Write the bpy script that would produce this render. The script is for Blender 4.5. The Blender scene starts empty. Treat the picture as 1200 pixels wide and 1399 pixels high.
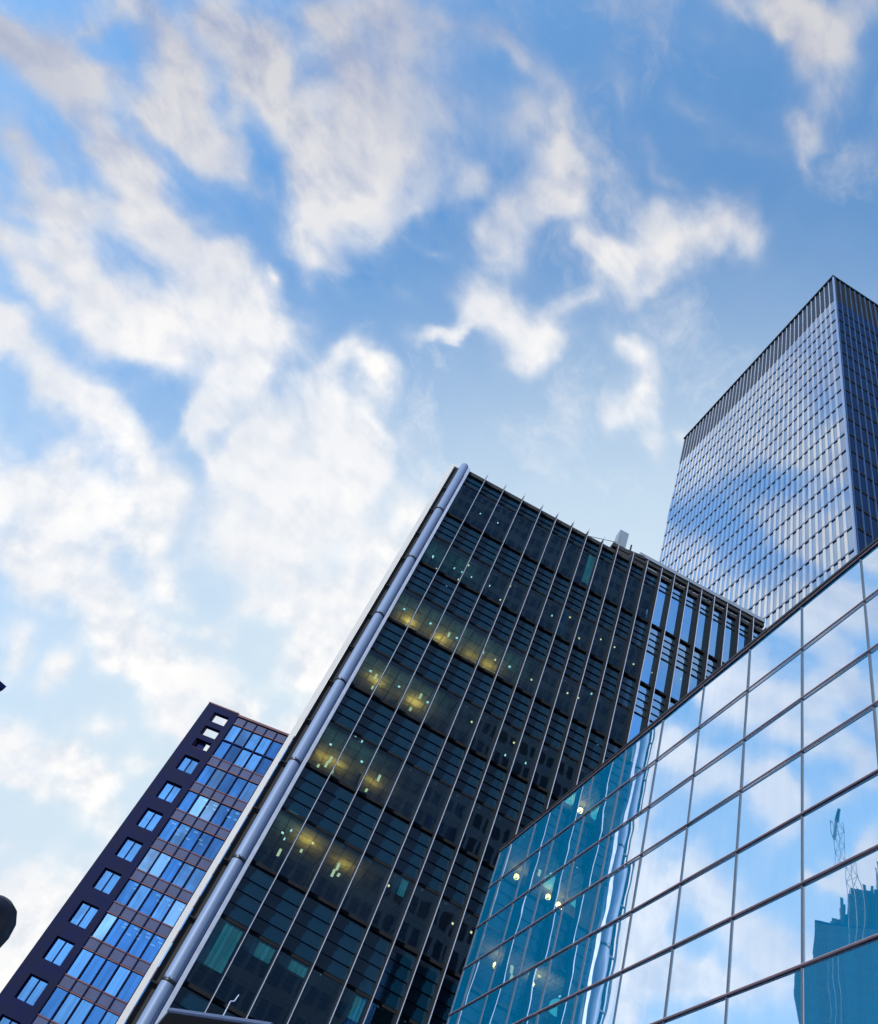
# Low-angle view of glass office blocks under a cloudy afternoon sky.
import bpy, bmesh, math, random
from mathutils import Vector, Matrix
R = math.radians
scn = bpy.context.scene

# ------------------------------------------------------------------ camera
EYE = 1.6
cam_d = bpy.data.cameras.new('camera')
cam = bpy.data.objects.new('camera', cam_d)
scn.collection.objects.link(cam)
scn.camera = cam
cam_d.sensor_fit = 'HORIZONTAL'; cam_d.sensor_width = 36.0
cam_d.lens = 36.0 * 1124.39 / 1200.0
cam_d.clip_start = 0.05; cam_d.clip_end = 5000
cam.matrix_world = Matrix((
    (0.8782420291, -0.4778245682, 0.0193551115, 0),
    (-0.3469098006, -0.6644343979, -0.6619519591, 0),
    (0.3291571106, 0.5746395503, -0.7492963255, EYE),
    (0, 0, 0, 1)))
scn.view_settings.view_transform = 'Standard'
scn.view_settings.look = 'None'
scn.view_settings.exposure = 0.0
scn.view_settings.gamma = 1.0
scn.cycles.use_denoising = True
scn.cycles.max_bounces = 10
scn.cycles.transparent_max_bounces = 12
scn.cycles.sample_clamp_indirect = 4.0
scn.cycles.caustics_reflective = False
scn.cycles.caustics_refractive = False

# ------------------------------------------------------------------ sun
SUN_AZ, SUN_EL = R(222), R(26)          # azimuth counter-clockwise from +x
sun_v = Vector((math.cos(SUN_AZ) * math.cos(SUN_EL), math.sin(SUN_AZ) * math.cos(SUN_EL), math.sin(SUN_EL)))
sd = bpy.data.lights.new('sun', 'SUN'); sd.energy = 3.4; sd.angle = R(0.6); sd.color = (1.0, 0.92, 0.82)
so = bpy.data.objects.new('sun', sd); scn.collection.objects.link(so)
so.rotation_euler = sun_v.to_track_quat('Z', 'Y').to_euler()

# ------------------------------------------------------------------ sky with clouds (stereographic coordinates of the sky vault)
BLOBS = [
    (-0.3506, 0.2145, 0.0159, 0.0145, 0.2, 0.95), (-0.3276, 0.2191, 0.0164, 0.0149, 0.31, 0.95), (-0.3064, 0.2289, 0.017, 0.0153, 0.55, 0.95),
    (-0.287, 0.2442, 0.0179, 0.0156, 0.68, 0.95), (-0.2658, 0.2619, 0.0189, 0.016, 0.68, 0.95), (-0.2406, 0.2815, 0.0199, 0.0164, 0.6, 0.95),
    (-0.2122, 0.2985, 0.0209, 0.0168, 0.6, 0.95), (-0.1855, 0.3197, 0.0219, 0.0172, 0.74, 0.95), (-0.1647, 0.3417, 0.0228, 0.0175, 0.81, 0.95),
    (-0.2695, 0.2814, 0.0181, 0.018, 0.7, 0.5), (-0.2524, 0.2956, 0.0188, 0.0183, 0.68, 0.5), (-0.3444, 0.2064, 0.0096, 0.0089, -2.63, 0.5),
    (-0.3522, 0.202, 0.0094, 0.0089, -2.62, 0.5), (-0.3231, 0.2116, 0.012, 0.0081, 0.23, 0.35), (-0.3009, 0.2166, 0.0125, 0.0083, 0.22, 0.35),
    (-0.3432, 0.2637, 0.0127, 0.0121, 0.54, 0.8), (-0.3256, 0.2741, 0.0133, 0.0123, 0.5, 0.8), (-0.3074, 0.2835, 0.0138, 0.0125, 0.55, 0.8),
    (-0.2922, 0.2948, 0.0144, 0.0127, 0.63, 0.8), (-0.3382, 0.292, 0.0111, 0.008, 0.25, 0.45), (-0.3169, 0.2974, 0.0115, 0.0081, 0.36, 0.45),
    (-0.2931, 0.3091, 0.0121, 0.0083, 0.45, 0.45), (-0.3334, 0.3172, 0.0142, 0.0107, 0.73, 0.85), (-0.3127, 0.3353, 0.0149, 0.0109, 0.74, 0.85),
    (-0.3002, 0.3476, 0.0155, 0.011, 0.77, 0.85), (-0.2913, 0.3249, 0.0144, 0.0127, 0.85, 0.9), (-0.2768, 0.3413, 0.0149, 0.0129, 0.82, 0.9),
    (-0.2627, 0.3558, 0.0153, 0.0131, 0.79, 0.9), (-0.3083, 0.3172, 0.012, 0.0092, 0.15, 0.4), (-0.2949, 0.3192, 0.0122, 0.0092, 0.15, 0.4),
    (-0.2649, 0.3318, 0.0214, 0.0189, 0.49, 0.6), (-0.243, 0.3431, 0.0222, 0.0191, 0.47, 0.6), (-0.2202, 0.3544, 0.0229, 0.0194, 0.45, 0.6),
    (-0.2565, 0.2809, 0.0247, 0.0225, 0.82, 0.35), (-0.2233, 0.3153, 0.0265, 0.0234, 0.74, 0.35), (-0.1899, 0.342, 0.0279, 0.0242, 0.66, 0.35),
    (-0.2197, 0.3338, 0.0181, 0.0166, -0.18, 0.6), (-0.1853, 0.3272, 0.0185, 0.0167, -0.2, 0.6), (-0.2402, 0.3521, 0.0143, 0.0136, 0.2, 0.75),
    (-0.2274, 0.3547, 0.0145, 0.0136, 0.19, 0.75), (-0.1828, 0.3573, 0.0187, 0.0132, 1.72, 0.75), (-0.1875, 0.3887, 0.019, 0.0135, 1.28, 0.75),
    (-0.1763, 0.3786, 0.0186, 0.0138, -0.73, 0.75), (-0.1735, 0.3455, 0.0196, 0.0141, -1.1, 0.45), (-0.1633, 0.3255, 0.0193, 0.0139, -1.1, 0.45),
    (-0.2094, 0.2853, 0.0193, 0.013, 0.43, 0.42), (-0.1811, 0.2978, 0.02, 0.0132, 0.46, 0.42), (-0.1559, 0.312, 0.0207, 0.0134, 0.51, 0.42),
    (-0.1724, 0.2842, 0.0071, 0.0046, 0.3, 0.7), (-0.3195, 0.3792, 0.0175, 0.0144, 0.24, 1.05), (-0.3068, 0.3822, 0.0181, 0.0143, 0.46, 1.05),
    (-0.2773, 0.3997, 0.019, 0.0146, 0.47, 1.05), (-0.2476, 0.4124, 0.0198, 0.0148, 0.45, 1.05), (-0.2204, 0.4274, 0.0205, 0.015, 0.47, 1.05),
    (-0.1916, 0.4409, 0.0211, 0.0153, 0.43, 1.05), (-0.27, 0.3944, 0.0135, 0.0148, 0.26, 0.5), (-0.2492, 0.3997, 0.0138, 0.0149, 0.24, 0.5),
    (-0.3125, 0.1959, 0.0162, 0.0094, -0.71, 0.45), (-0.2959, 0.1818, 0.0161, 0.0093, -0.7, 0.45), (-0.2812, 0.1779, 0.0153, 0.0152, 0.37, 0.75),
    (-0.2617, 0.1853, 0.0156, 0.0157, 0.64, 0.75), (-0.2509, 0.2008, 0.0164, 0.0159, 0.96, 0.75), (-0.2697, 0.2205, 0.0177, 0.0144, 0.39, 0.85),
    (-0.2462, 0.23, 0.0187, 0.0146, 0.25, 0.85), (-0.2141, 0.2343, 0.0196, 0.0147, 0.13, 0.85), (-0.2545, 0.2145, 0.0152, 0.0146, 0.19, 0.5),
    (-0.2297, 0.2191, 0.0157, 0.0148, 0.18, 0.5), (-0.2458, 0.1599, 0.018, 0.0166, 0.4, 0.8), (-0.2274, 0.1676, 0.0184, 0.017, 0.53, 0.8),
    (-0.21, 0.1809, 0.019, 0.0175, 0.66, 0.8), (-0.1937, 0.1937, 0.0198, 0.0178, 0.7, 0.8), (-0.1757, 0.2095, 0.0206, 0.0182, 0.71, 0.8),
    (-0.1722, 0.2234, 0.0172, 0.0149, 1.14, 0.75), (-0.1614, 0.2461, 0.0178, 0.0153, 1, 0.75), (-0.149, 0.2596, 0.0182, 0.0156, 0.82, 0.75),
    (-0.2239, 0.1798, 0.0155, 0.0078, 1.66, 0.35), (-0.2258, 0.2028, 0.0161, 0.008, 1.65, 0.35), (-0.1849, 0.1426, 0.0246, 0.0218, 0.61, 0.6),
    (-0.1622, 0.1582, 0.0257, 0.0225, 0.72, 0.6), (-0.1391, 0.1831, 0.0272, 0.0234, 1.19, 0.6), (-0.1421, 0.2104, 0.0293, 0.0234, 1.68, 0.6),
    (-0.1639, 0.1895, 0.0232, 0.0192, 1.12, 0.55), (-0.1441, 0.2293, 0.0251, 0.02, 1.1, 0.55), (-0.1455, 0.1338, 0.0249, 0.0198, 0.72, 0.42),
    (-0.118, 0.1574, 0.0263, 0.0206, 0.89, 0.42), (-0.1072, 0.1819, 0.0275, 0.0214, 1.15, 0.42), (-0.2018, 0.1421, 0.0277, 0.0137, -0.39, 0.4),
    (-0.1652, 0.1271, 0.0276, 0.0136, -0.35, 0.4), (-0.1275, 0.115, 0.0275, 0.0135, -0.31, 0.4), (-0.1133, 0.2111, 0.0172, 0.0093, 1.97, 0.3),
    (-0.1229, 0.2338, 0.0177, 0.0095, 1.97, 0.3), (-0.1066, 0.2264, 0.0088, 0.0043, 0.02, 0.25), (-0.0868, 0.2267, 0.0089, 0.0043, 0.01, 0.25),
    (-0.1228, 0.2575, 0.0134, 0.0063, 0.21, 0.22), (-0.1007, 0.2621, 0.0136, 0.0064, 0.2, 0.22), (-0.0505, 0.1436, 0.0186, 0.0148, 1.25, 0.75),
    (-0.0425, 0.1674, 0.0195, 0.0152, 1.24, 0.75), (-0.0606, 0.1803, 0.0171, 0.0151, 1.94, 0.6), (-0.068, 0.1994, 0.0173, 0.0157, 1.25, 0.6),
    (-0.0496, 0.2115, 0.0181, 0.0156, 0.58, 0.6), (-0.0272, 0.1755, 0.0151, 0.0113, 0.44, 0.95), (-0.001, 0.1875, 0.0154, 0.0115, 0.45, 0.95),
    (0.0111, 0.1939, 0.0155, 0.0116, 0.49, 0.95), (-0.0367, 0.1846, 0.0163, 0.0171, -1.28, 0.6), (-0.0292, 0.1589, 0.0155, 0.0166, -1.28, 0.6),
    (0.0159, 0.1789, 0.0188, 0.015, -0.79, 0.75), (0.0293, 0.1653, 0.0182, 0.0148, -0.83, 0.75), (0.0442, 0.1479, 0.0175, 0.0146, -0.87, 0.75),
    (0.06, 0.1471, 0.013, 0.0097, 0.03, 0.35), (0.0718, 0.1474, 0.013, 0.0097, 0.03, 0.35), (0.0345, 0.1855, 0.0161, 0.0086, 2.05, 0.4),
    (0.0277, 0.1985, 0.0165, 0.0087, 2.05, 0.4), (-0.0844, 0.1803, 0.0141, 0.009, 2.16, 0.45), (-0.0928, 0.1929, 0.0144, 0.0091, 2.16, 0.45),
    (-0.0754, 0.1508, 0.0237, 0.0158, -0.98, 0.25), (-0.0598, 0.1277, 0.0226, 0.0154, -0.98, 0.25), (-0.0143, 0.1519, 0.0208, 0.0114, 0.03, 0.25),
    (0.0191, 0.1527, 0.0207, 0.0114, 0.02, 0.25), (-0.0441, 0.24, 0.0188, 0.0134, 0.55, 0.8), (-0.0306, 0.2482, 0.0191, 0.0135, 0.54, 0.8),
    (-0.0107, 0.2582, 0.0164, 0.0129, -1.01, 0.75), (-0.0059, 0.2506, 0.0162, 0.0128, -1.01, 0.75), (-0.0492, 0.2624, 0.0139, 0.0059, 2.37, 0.45),
    (-0.0597, 0.2727, 0.014, 0.006, 2.45, 0.45), (-0.0714, 0.2809, 0.0142, 0.006, 2.53, 0.45), (-0.0065, 0.2309, 0.0141, 0.0071, -0.83, 0.5),
    (0.006, 0.2171, 0.0138, 0.007, -0.84, 0.5), (0.0387, 0.2293, 0.0134, 0.0095, 0.03, 0.42), (0.0518, 0.2297, 0.0134, 0.0095, 0.02, 0.42),
    (0.0619, 0.2444, 0.0151, 0.0125, 1.35, 0.6), (0.064, 0.2536, 0.0153, 0.0126, 1.35, 0.6), (0.0432, 0.2629, 0.0138, 0.01, 0.02, 0.45),
    (0.0567, 0.2631, 0.0138, 0.01, 0.02, 0.45), (0.0814, 0.2646, 0.0092, 0.0054, 0.77, 0.3), (0.0883, 0.2712, 0.0093, 0.0054, 0.77, 0.3),
    (0.1003, 0.2531, 0.0114, 0.0064, -0.55, 0.6), (0.0172, 0.0429, 0.0169, 0.0123, 0.3, 0.95), (0.0352, 0.0484, 0.017, 0.0125, 0.38, 0.95),
    (0.0514, 0.0566, 0.0171, 0.0128, 0.47, 0.95), (0.0023, 0.0509, 0.0145, 0.0088, 0.1, 0.4), (0.0244, 0.0532, 0.0145, 0.0089, 0.1, 0.4),
    (0.0544, 0.0364, 0.0083, 0.0106, -1.41, 0.35), (0.0561, 0.0259, 0.0081, 0.0104, -1.41, 0.35), (0.009, 0.1002, 0.0194, 0.0054, 0.16, 0.25),
    (0.0336, 0.1041, 0.0189, 0.0056, -0.31, 0.25), (0.0557, 0.0857, 0.0182, 0.0054, -0.26, 0.25), (0.0702, 0.094, 0.0189, 0.0053, 0.52, 0.25),
    (-0.0293, 0.11, 0.0225, 0.0059, 0.57, 0.2), (0.007, 0.1331, 0.0241, 0.0059, 0.34, 0.2), (0.0341, 0.1324, 0.0241, 0.0058, -0.03, 0.2),
    (-0.0943, 0.1121, 0.0228, 0.0085, 0.21, 0.25), (-0.0648, 0.1182, 0.023, 0.0088, 0.36, 0.25), (-0.0274, 0.1371, 0.0238, 0.0091, 0.46, 0.25),
    (0.0694, 0.0642, 0.012, 0.0073, 1.82, 0.2), (0.064, 0.0854, 0.0127, 0.0076, 1.82, 0.2), (-0.031, 0.0704, 0.0187, 0.0069, -0.01, 0.2),
    (-0.0059, 0.0701, 0.0186, 0.0068, -0.02, 0.2), (-0.1056, 0.3127, 0.0161, 0.0116, 0.52, 0.85), (-0.0928, 0.3199, 0.0163, 0.0117, 0.51, 0.85),
    (-0.1224, 0.3126, 0.0125, 0.0075, 1.81, 0.4), (-0.1252, 0.3243, 0.0126, 0.0076, 1.81, 0.4), (-0.1125, 0.3489, 0.0224, 0.0198, 0.23, 1.05),
    (-0.0865, 0.3547, 0.0227, 0.02, 0.54, 1.05), (-0.0699, 0.3746, 0.0232, 0.0202, 0.87, 1.05), (-0.1423, 0.3743, 0.0211, 0.0176, 1.65, 0.95),
    (-0.1449, 0.4092, 0.0214, 0.0181, 1.86, 0.95), (-0.1464, 0.3876, 0.0213, 0.0177, -1.63, 0.95), (-0.1201, 0.3982, 0.0266, 0.0252, 1.16, 1.05),
    (-0.1068, 0.4279, 0.0269, 0.0259, 0.39, 1.05), (-0.0789, 0.4148, 0.0268, 0.0259, -1, 1.05), (-0.0782, 0.3842, 0.0265, 0.0253, -1.55, 1.05),
    (-0.1278, 0.4626, 0.0261, 0.0242, 0.07, 1), (-0.0895, 0.4646, 0.0264, 0.0243, 0.02, 1), (-0.0486, 0.4639, 0.0267, 0.0243, -0.03, 1),
    (-0.0536, 0.4985, 0.027, 0.0235, 0.89, 1.05), (-0.0347, 0.5216, 0.0274, 0.0236, -0.19, 1.05), (-0.027, 0.4936, 0.0266, 0.0239, -1.3, 1.05),
    (-0.0249, 0.386, 0.0184, 0.0174, 1.58, 0.95), (-0.0251, 0.4123, 0.0187, 0.0177, 1.67, 0.95), (-0.0304, 0.4416, 0.0189, 0.018, 1.75, 0.95),
    (-0.1448, 0.443, 0.0157, 0.0132, -2.17, 0.6), (-0.1595, 0.421, 0.0154, 0.013, -2.15, 0.6), (-0.0471, 0.4206, 0.0261, 0.0208, 0.88, 0.8),
    (-0.0158, 0.4578, 0.0265, 0.0212, 0.86, 0.8), (-0.1019, 0.4997, 0.0211, 0.0129, -0.42, 0.5), (-0.0874, 0.4932, 0.0212, 0.0129, -0.43, 0.5),
    (-0.0203, 0.5628, 0.0219, 0.0164, 2.43, 0.6), (-0.0374, 0.5773, 0.0218, 0.0165, 2.45, 0.6), (-0.1844, 0.3982, 0.0138, 0.01, 0.63, 0.5),
    (-0.1698, 0.4087, 0.014, 0.0101, 0.61, 0.5), (-0.1978, 0.4037, 0.0131, 0.0077, -1.37, 0.35), (-0.1941, 0.386, 0.013, 0.0076, -1.36, 0.35),
    (-0.2813, 0.4703, 0.016, 0.0121, -0.75, 0.85), (-0.2612, 0.4513, 0.0162, 0.012, -0.76, 0.85), (-0.2645, 0.481, 0.0234, 0.0198, -0.24, 0.95),
    (-0.227, 0.4714, 0.0242, 0.0199, -0.25, 0.95), (-0.1958, 0.464, 0.0248, 0.0199, -0.24, 0.95), (-0.2675, 0.5041, 0.024, 0.0207, 0.11, 1),
    (-0.2333, 0.5074, 0.0243, 0.0212, -0.3, 1), (-0.2131, 0.4876, 0.0248, 0.021, -0.78, 1), (-0.1776, 0.4864, 0.0203, 0.0161, 1.02, 0.9),
    (-0.1602, 0.514, 0.0206, 0.0164, 1, 0.9), (-0.201, 0.5298, 0.0259, 0.019, 0.8, 1), (-0.1808, 0.55, 0.0263, 0.0193, 0.78, 1),
    (-0.2521, 0.5353, 0.0244, 0.0148, -0.06, 0.6), (-0.2319, 0.5341, 0.0248, 0.0148, -0.07, 0.6), (-0.1536, 0.5552, 0.0253, 0.0197, 0.46, 1.1),
    (-0.125, 0.5689, 0.0254, 0.02, 0.23, 1.1), (-0.0922, 0.5697, 0.0255, 0.0203, 0.01, 1.1), (-0.117, 0.5981, 0.0202, 0.0136, 0.33, 0.9),
    (-0.0973, 0.6047, 0.0204, 0.0136, 0.31, 0.9), (-0.0683, 0.5709, 0.0171, 0.0134, 1.51, 0.9), (-0.0674, 0.5855, 0.0171, 0.0134, 1.51, 0.9),
    (-0.1211, 0.5306, 0.019, 0.012, -0.4, 0.7), (-0.2874, 0.4915, 0.0207, 0.0184, 1.13, 0.7), (-0.2711, 0.5248, 0.0212, 0.0188, 1.1, 0.7),
    (-0.2078, 0.591, 0.0161, 0.0109, 1.94, 0.75), (-0.2106, 0.5983, 0.0161, 0.0109, 1.94, 0.75), (-0.1753, 0.5764, 0.0093, 0.0082, -0.36, 0.6),
    (-0.1655, 0.617, 0.0136, 0.0099, -0.35, 0.6), (-0.2251, 0.6516, 0.0269, 0.0169, -0.05, 0.9), (-0.1961, 0.6497, 0.0278, 0.0168, -0, 0.9),
    (-0.1643, 0.6514, 0.0294, 0.0162, 0.35, 0.9), (-0.1422, 0.6694, 0.0296, 0.0163, 0.67, 0.9), (-0.2461, 0.5826, 0.017, 0.0119, 1.38, 0.55),
    (-0.2432, 0.5976, 0.017, 0.012, 1.37, 0.55), (-0.1198, 0.6316, 0.0162, 0.011, -0.38, 0.7), (-0.1795, 0.6768, 0.0277, 0.0123, -3.01, 0.8),
    (-0.2039, 0.6733, 0.0273, 0.0122, -2.99, 0.8), (-0.1387, 0.7533, 0.0293, 0.0232, -0.94, 0.9), (-0.125, 0.7345, 0.0303, 0.0228, 1.46, 0.9),
    (-0.1356, 0.7797, 0.0285, 0.0234, 1.79, 0.9), (-0.1401, 0.8029, 0.028, 0.0234, 1.76, 0.9), (-0.1614, 0.7662, 0.0262, 0.0215, 1.16, 0.8),
    (-0.1398, 0.8135, 0.0255, 0.0218, 1.13, 0.8), (-0.1894, 0.7251, 0.0207, 0.0087, -0.3, 0.3), (-0.3064, 0.5168, 0.0165, 0.0227, 2.17, 1.1),
    (-0.3268, 0.4523, 0.0199, 0.0183, -3.04, 1.1), (-0.3519, 0.4514, 0.0192, 0.0182, -3.1, 1.1), (-0.3312, 0.5176, 0.0287, 0.0172, -2.83, 1.2),
    (-0.3572, 0.5088, 0.0287, 0.0165, -2.61, 1.2), (-0.3838, 0.487, 0.0282, 0.0159, -2.44, 1.2), (-0.3746, 0.4449, 0.0127, 0.0169, 2.82, 1.04),
    (-0.3924, 0.4508, 0.0125, 0.0169, 2.83, 1.04), (-0.3162, 0.4853, 0.0243, 0.0149, 2.09, 1.04), (-0.3524, 0.5492, 0.0236, 0.0152, 2.08, 1.04),
    (-0.336, 0.3919, 0.0146, 0.0104, -1.27, 0.59), (-0.3781, 0.3789, 0.0172, 0.0073, -1.59, 1.17), (-0.3783, 0.3604, 0.0169, 0.0072, -1.58, 1.17),
    (-0.3745, 0.3944, 0.0098, 0.0063, -2.23, 1.04), (-0.3491, 0.3475, 0.0187, 0.0099, -1.64, 0.52), (-0.3506, 0.3245, 0.0183, 0.0098, -1.63, 0.52),
]
world = bpy.data.worlds.new('World'); scn.world = world; world.use_nodes = True
def build_world():
    nt = world.node_tree; nt.nodes.clear(); N = nt.nodes.new; L = nt.links.new
    def math_(op, a, b=None, c=None, clamp=False):
        n = N('ShaderNodeMath'); n.operation = op; n.use_clamp = clamp
        for i, v in enumerate((a, b, c)):
            if v is None: continue
            if isinstance(v, (int, float)): n.inputs[i].default_value = v
            else: L(v, n.inputs[i])
        return n.outputs[0]
    def sstep(v, a, b):
        n = N('ShaderNodeMapRange'); n.interpolation_type = 'SMOOTHSTEP'
        L(v, n.inputs['Value']); n.inputs['From Min'].default_value = a; n.inputs['From Max'].default_value = b
        return n.outputs['Result']
    def mix(f, a, b, mode='MIX'):
        n = N('ShaderNodeMix'); n.data_type = 'RGBA'; n.blend_type = mode
        for s, v in ((n.inputs[0], f), (n.inputs[6], a), (n.inputs[7], b)):
            if isinstance(v, (int, float)): s.default_value = v
            elif isinstance(v, tuple): s.default_value = v
            else: L(v, s)
        return n.outputs[2]
    tc = N('ShaderNodeTexCoord')
    sky = N('ShaderNodeTexSky'); sky.sky_type = 'NISHITA'; sky.sun_disc = False
    sky.sun_elevation = SUN_EL; sky.sun_rotation = R(90) - SUN_AZ
    sky.air_density = 1.0; sky.dust_density = 0.6; sky.ozone_density = 2.0
    sep = N('ShaderNodeSeparateXYZ'); L(tc.outputs['Generated'], sep.inputs[0])
    z = sep.outputs['Z']; zc = math_('MAXIMUM', z, -0.3)
    den = math_('ADD', zc, 1.0)
    comb = N('ShaderNodeCombineXYZ')
    L(math_('DIVIDE', sep.outputs['X'], den), comb.inputs[0]); L(math_('DIVIDE', sep.outputs['Y'], den), comb.inputs[1])
    P = comb.outputs[0]
    # noise used to bend the cloud outlines
    def noise(scale, detail, rough, vec, off=(0, 0, 0), dist=0.0, rot=0.0, sc=(1, 1, 1)):
        m = N('ShaderNodeMapping'); L(vec, m.inputs['Vector'])
        m.inputs['Location'].default_value = off; m.inputs['Rotation'].default_value = (0, 0, rot); m.inputs['Scale'].default_value = sc
        n = N('ShaderNodeTexNoise'); n.noise_dimensions = '2D'; L(m.outputs[0], n.inputs['Vector'])
        n.inputs['Scale'].default_value = scale; n.inputs['Detail'].default_value = detail
        n.inputs['Roughness'].default_value = rough; n.inputs['Distortion'].default_value = dist
        return n
    def streaky(vec, scale, detail, rough, off):
        m = N('ShaderNodeMapping'); m.vector_type = 'TEXTURE'; L(vec, m.inputs['Vector'])
        m.inputs['Location'].default_value = off; m.inputs['Rotation'].default_value = (0, 0, .62); m.inputs['Scale'].default_value = (1.55, 1.0, 1)
        n = N('ShaderNodeTexNoise'); n.noise_dimensions = '2D'; L(m.outputs[0], n.inputs['Vector'])
        n.inputs['Scale'].default_value = scale; n.inputs['Detail'].default_value = detail; n.inputs['Roughness'].default_value = rough; n.inputs['Distortion'].default_value = .15
        return n.outputs['Fac']
    # bend the outlines a little, twice
    def warp(vec, scale, amt):
        wn = noise(scale, 3.0, 0.5, vec)
        s = N('ShaderNodeVectorMath'); s.operation = 'SUBTRACT'; L(wn.outputs['Color'], s.inputs[0]); s.inputs[1].default_value = (0.5, 0.5, 0.5)
        s2 = N('ShaderNodeVectorMath'); s2.operation = 'SCALE'; L(s.outputs[0], s2.inputs[0]); s2.inputs['Scale'].default_value = amt
        s3 = N('ShaderNodeVectorMath'); s3.operation = 'ADD'; L(vec, s3.inputs[0]); L(s2.outputs[0], s3.inputs[1]); return s3.outputs[0]
    PW = warp(warp(P, 14.0, 0.030), 45.0, 0.012)
    tot = None
    for (cx, cy, r1, r2, t, w) in BLOBS:
        m = N('ShaderNodeMapping'); m.vector_type = 'TEXTURE'; L(PW, m.inputs['Vector'])
        m.inputs['Location'].default_value = (cx, cy, 0); m.inputs['Rotation'].default_value = (0, 0, t)
        m.inputs['Scale'].default_value = (r1 * 2.05, r2 * 1.9, 1)
        g = N('ShaderNodeTexGradient'); g.gradient_type = 'QUADRATIC_SPHERE'; L(m.outputs[0], g.inputs['Vector'])
        tot = math_('MULTIPLY_ADD', g.outputs['Fac'], w, tot if tot is not None else 0.0)
    high = sstep(z, 0.55, 0.8)
    def body(vec):
        a = noise(17.0, 8.0, 0.55, vec).outputs['Fac']; b = streaky(vec, 22.0, 8.0, 0.53, (.3, .1, 0))
        mx = N('ShaderNodeMix'); L(high, mx.inputs[0]); L(a, mx.inputs[2]); L(b, mx.inputs[3]); return mx.outputs[0]
    n0 = body(P)
    of = N('ShaderNodeVectorMath'); of.operation = 'ADD'; L(P, of.inputs[0]); of.inputs[1].default_value = (.0085, .0075, 0)
    n1 = body(of.outputs[0])
    # behind and to the side: ordinary broken cloud
    gate = math_('SUBTRACT', 1.0, sstep(sep.outputs['Y'], -0.15, 0.1))
    veil2 = math_('MULTIPLY', sstep(math_('MULTIPLY', sep.outputs['X'], -1.0), 0.1, 0.45), 0.10)
    gen = math_('MULTIPLY', math_('MULTIPLY', gate, sstep(noise(3.5, 3.0, 0.5, P, off=(9, 4, 0)).outputs['Fac'], 0.4, 0.65)), 0.6)
    tot = math_('ADD', math_('ADD', tot, veil2), gen)
    core = math_('MINIMUM', tot, 0.95)
    amp = math_('MULTIPLY_ADD', sstep(tot, 0.0, 0.3), 1.25, 0.15)
    dn = math_('MULTIPLY_ADD', math_('SUBTRACT', n0, 0.5), amp, core)
    cov = sstep(dn, -0.14, 0.98)
    # thin wisps high up, drawn out along the wind
    wisp = math_('MULTIPLY', math_('MULTIPLY', sstep(streaky(PW, 11.0, 9.0, 0.66, (.7, .4, 0)), 0.46, 0.80), high), 0.55)
    veil = math_('MAXIMUM', math_('MULTIPLY', cov, 0.96), wisp)
    # billows: lit where the cloud thins out towards the light, dim where it thickens
    rim = math_('MULTIPLY_ADD', math_('SUBTRACT', n0, n1), 4.5, 0.68, clamp=True)
    big = sstep(noise(9.0, 4.0, 0.55, P, off=(5.3, 2.2, 0), dist=0.2).outputs['Fac'], 0.38, 0.62)
    litf = math_('MULTIPLY', rim, math_('MULTIPLY_ADD', big, 0.45, 0.55))
    low = sstep(math_('MULTIPLY_ADD', sep.outputs['X'], 0.35, sep.outputs['Y']), 0.12, 0.55)
    lit_c = mix(low, (4.5, 4.5, 4.7, 1), (7.0, 6.85, 6.7, 1))
    dim_c = mix(low, (2.7, 3.0, 4.0, 1), (5.1, 5.4, 5.9, 1))
    cl = mix(litf, dim_c, lit_c)
    # the open sky pales towards the far end of the street and the horizon
    tt = math_('MULTIPLY_ADD', sep.outputs['X'], 0.6, sep.outputs['Y'])
    side = math_('MULTIPLY', math_('MULTIPLY', sstep(sep.outputs['X'], -0.25, -0.5), sstep(z, 0.78, 0.45)), 0.5)
    pale = math_('MAXIMUM', side, math_('MAXIMUM', sstep(tt, 0.28, 0.80), sstep(z, 0.5, 0.05)))
    hz = mix(pale, mix(1.0, sky.outputs[0], (1.42, 2.15, 2.38, 1), 'MULTIPLY'), (4.3, 5.3, 6.1, 1))
    out = mix(veil, hz, cl)
    bg = N('ShaderNodeBackground'); L(out, bg.inputs['Color']); bg.inputs['Strength'].default_value = 0.15
    o = N('ShaderNodeOutputWorld'); L(bg.outputs[0], o.inputs['Surface'])
build_world()
world.cycles.sampling_method = 'MANUAL'; world.cycles.sample_map_resolution = 512

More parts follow.
